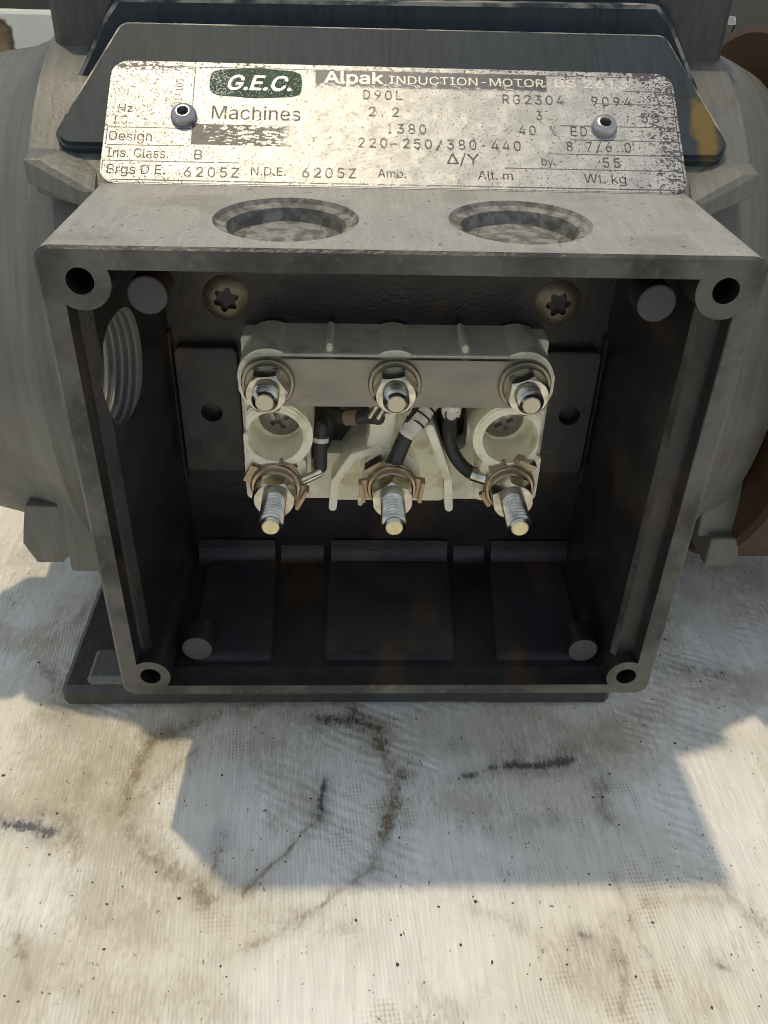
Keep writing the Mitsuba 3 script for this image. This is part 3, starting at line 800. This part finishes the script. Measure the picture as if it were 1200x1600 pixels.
add(W, tube([(-3.0, 30, 55.6), (-6.5, 32, 54.6), (-10.5, 34.5, 53.2), (-16, 42, 52)], 1.6), 'wire_black', label='black wire behind the link bar left of the middle stud')
add(W + '_003__marker_sleeve', rod((-7.2, 32.3, 54.3), (-9.9, 33.9, 53.4), 1.8), 'marker_brown', label='stained brown marker sleeve')
add(W + '_003__lug', rod((-1.6, 28.6, 59.0), (-3.2, 29.4, 55.6), 0.8) + rod((-3.2, 28.4, 59.6), (-4.8, 29.2, 56.4), 0.8), 'zinc')
add(W, tube([(12, 41, 61), (13, 39, 54), (14.5, 40, 47), (13, 43, 43)], 1.9), 'wire_black')
add(W, tube([(-12, 44, 61), (-13.5, 40, 55), (-14.5, 40, 48), (-16, 41, 42)], 1.9), 'wire_black')

# ------------------------------------------------------------------ nameplate
NP = MO + '__nameplate'
pcs = rrect(-57.9, 57.6, -1.7, 28.6, 3.6, 10)
pl = pcs.offset(0, m3.JoinType.Round).extrude(0.75).translate([0, 0, -0.95]) + pcs.offset(-0.22, m3.JoinType.Round, circular_segments=32).extrude(0.15).translate([0, 0, -0.2])
for rx, rb in ((-42.5, 14.4), (41.9, 14.0)):
    pl = pl - m3.Manifold.cylinder(3, 1.2, 1.2, 20).translate([rx, rb, -2])
add(NP, on_plate(pl), 'plate', smooth=20, label='worn bright metal nameplate with stamped and printed text')
for rx, rb in ((-42.5, 14.4), (41.9, 14.0)):
    rv = lathe([(0.95, -0.5), (2.55, 0.0), (2.62, 0.5), (2.3, 1.25), (1.7, 1.75), (1.2, 1.75), (0.98, 1.3)], 40)
    add(NP + '__rivet', on_plate(rv.translate([rx, rb, 0])), 'rivet_metal', smooth=45)
    add(NP + '__rivet_hole', on_plate(m3.Manifold.cylinder(0.6, 1.1, 1.1, 24).translate([rx, rb, -0.1])), 'deep_dark')


def text(s, a, b, h, width=None, lift=0.02, depth=0.05, slant=0.0, bold=False, turn=0.0):
    m = meshkit.text_mesh(s, h, depth, bold)
    v = m.vertices.copy()
    if width:
        v[:, 0] *= width / max(v[:, 0].max(), 1e-6)
    v[:, 0] += slant * v[:, 1]
    if turn:
        c, s_ = math.cos(math.radians(turn)), math.sin(math.radians(turn))
        v[:, 0], v[:, 1] = v[:, 0] * c - v[:, 1] * s_, v[:, 0] * s_ + v[:, 1] * c
    local = v + [a, b, lift - 0.05]
    return trimesh.Trimesh(P0 + local[:, :1] * [1, 0, 0] + local[:, 1:2] * PD + local[:, 2:] * PN, m.faces, process=False)


def stamped(s, a, b, end, h=2.35):
    """Typewriter-like stamping: every character in its own cell from a to end."""
    n = len(s)
    out = []
    step = (end - a) / max(n - 1 + 0.72, 1)
    for k, ch in enumerate(s):
        if ch != ' ':
            w = step * 0.72 if ch not in '.-1' else {'.': 0.35, '-': step * 0.6, '1': step * 0.38}[ch]
            out.append(text(ch, a + k * step + (0 if ch not in '.1' else step * 0.2), b, h, w, 0.03, 0.08))
    return trimesh.util.concatenate(out)


PRINT = [('Machines', -37.4, 14.1, 3.3, 18.0), ('Design', -57.0, 8.3, 2.25, 8.6), ('Ins. Class.', -56.9, 4.3, 2.2, 12.0), ('Brgs D.E.', -56.7, 0.4, 2.2, 11.4), ('I.C.', -56.4, 12.4, 2.0, 3.4),
         ('N.D.E.', -28.9, 0.6, 2.0, 7.0), ('Amb.', -4.0, 0.7, 2.0, 5.6), ('Alt. m', 15.7, 0.75, 2.0, 7.0), ('Wt. kg', 36.8, 0.4, 2.2, 8.5), ('by.', 28.5, 4.4, 2.0, 3.0), ('Hz', -55.8, 15.3, 2.0, 3.0)]
add(NP + '__printed_lettering', trimesh.util.concatenate([text(s, a, b, h, w) for s, a, b, h, w in PRINT]), 'print_black', smooth=False, label='printed black lettering, partly worn off')
STAMP = [('D90L', -7.0, 19.9, 1.2), ('2.2', -6.0, 15.6, 0.4), ('1380', -2.4, 11.5, 5.8), ('220-250/380-440', -8.1, 7.85, 24.7), ('RG2304', 21.4, 19.6, 34.2), ('9094', 39.7, 19.6, 48.2), ('3.', 28.2, 15.6, 31.4),
         ('50', 49.6, 15.6, 53.6), ('40 % ED', 24.4, 11.8, 38.4), ('8.7/6.0', 33.8, 8.05, 47.0), ('55', 40.7, 4.2, 44.5), ('6205Z', -41.9, -0.05, -31.0), ('6205Z', -19.0, 0.35, -8.2), ('B', -40.2, 4.1, -37.6)]
add(NP + '__stamped_lettering', trimesh.util.concatenate([stamped(*s) for s in STAMP] + [text('\u0394/Y', 9.6, 4.3, 2.5, 6.6, 0.03, 0.08), text('01-105', -43.2, 17.0, 1.5, 7.0, 0.02, 0.05, turn=90)]), 'print_stamp', smooth=False,
    label='stamped characters on the nameplate')
add(NP + '__heading', trimesh.util.concatenate([text('Alpak', -14.9, 24.0, 2.9, 12.2, bold=True), text('INDUCTION-MOTOR', -1.6, 24.1, 2.0, 32.0), text('BS 2613', 32.4, 24.2, 2.0, 15.5)]), 'print_light', smooth=False,
    label='light heading lettering on the dark band')
lozenge = rounded(CS([(-37.7, 20.6), (-35.8, 19.9), (-28.6, 19.4), (-21.4, 19.9), (-19.5, 20.6), (-19.2, 23.3), (-19.5, 26.0), (-21.4, 26.7), (-28.6, 27.2), (-35.8, 26.7), (-37.7, 26.0), (-38.0, 23.3)]), 1.4)
add(NP + '__emblem', on_plate(lozenge.extrude(0.03)), 'print_green', smooth=False, label='worn green oval emblem with light initials')
emb = [text('G.', -34.9, 21.6, 3.6, 4.6, 0.06, 0.04, 0.25, True), text('E.', -30.3, 21.6, 3.6, 4.0, 0.06, 0.04, 0.25, True), text('C.', -26.1, 21.6, 3.6, 4.6, 0.06, 0.04, 0.25, True)]
add(NP + '__emblem__initials', trimesh.util.concatenate(emb), 'print_light', smooth=False)
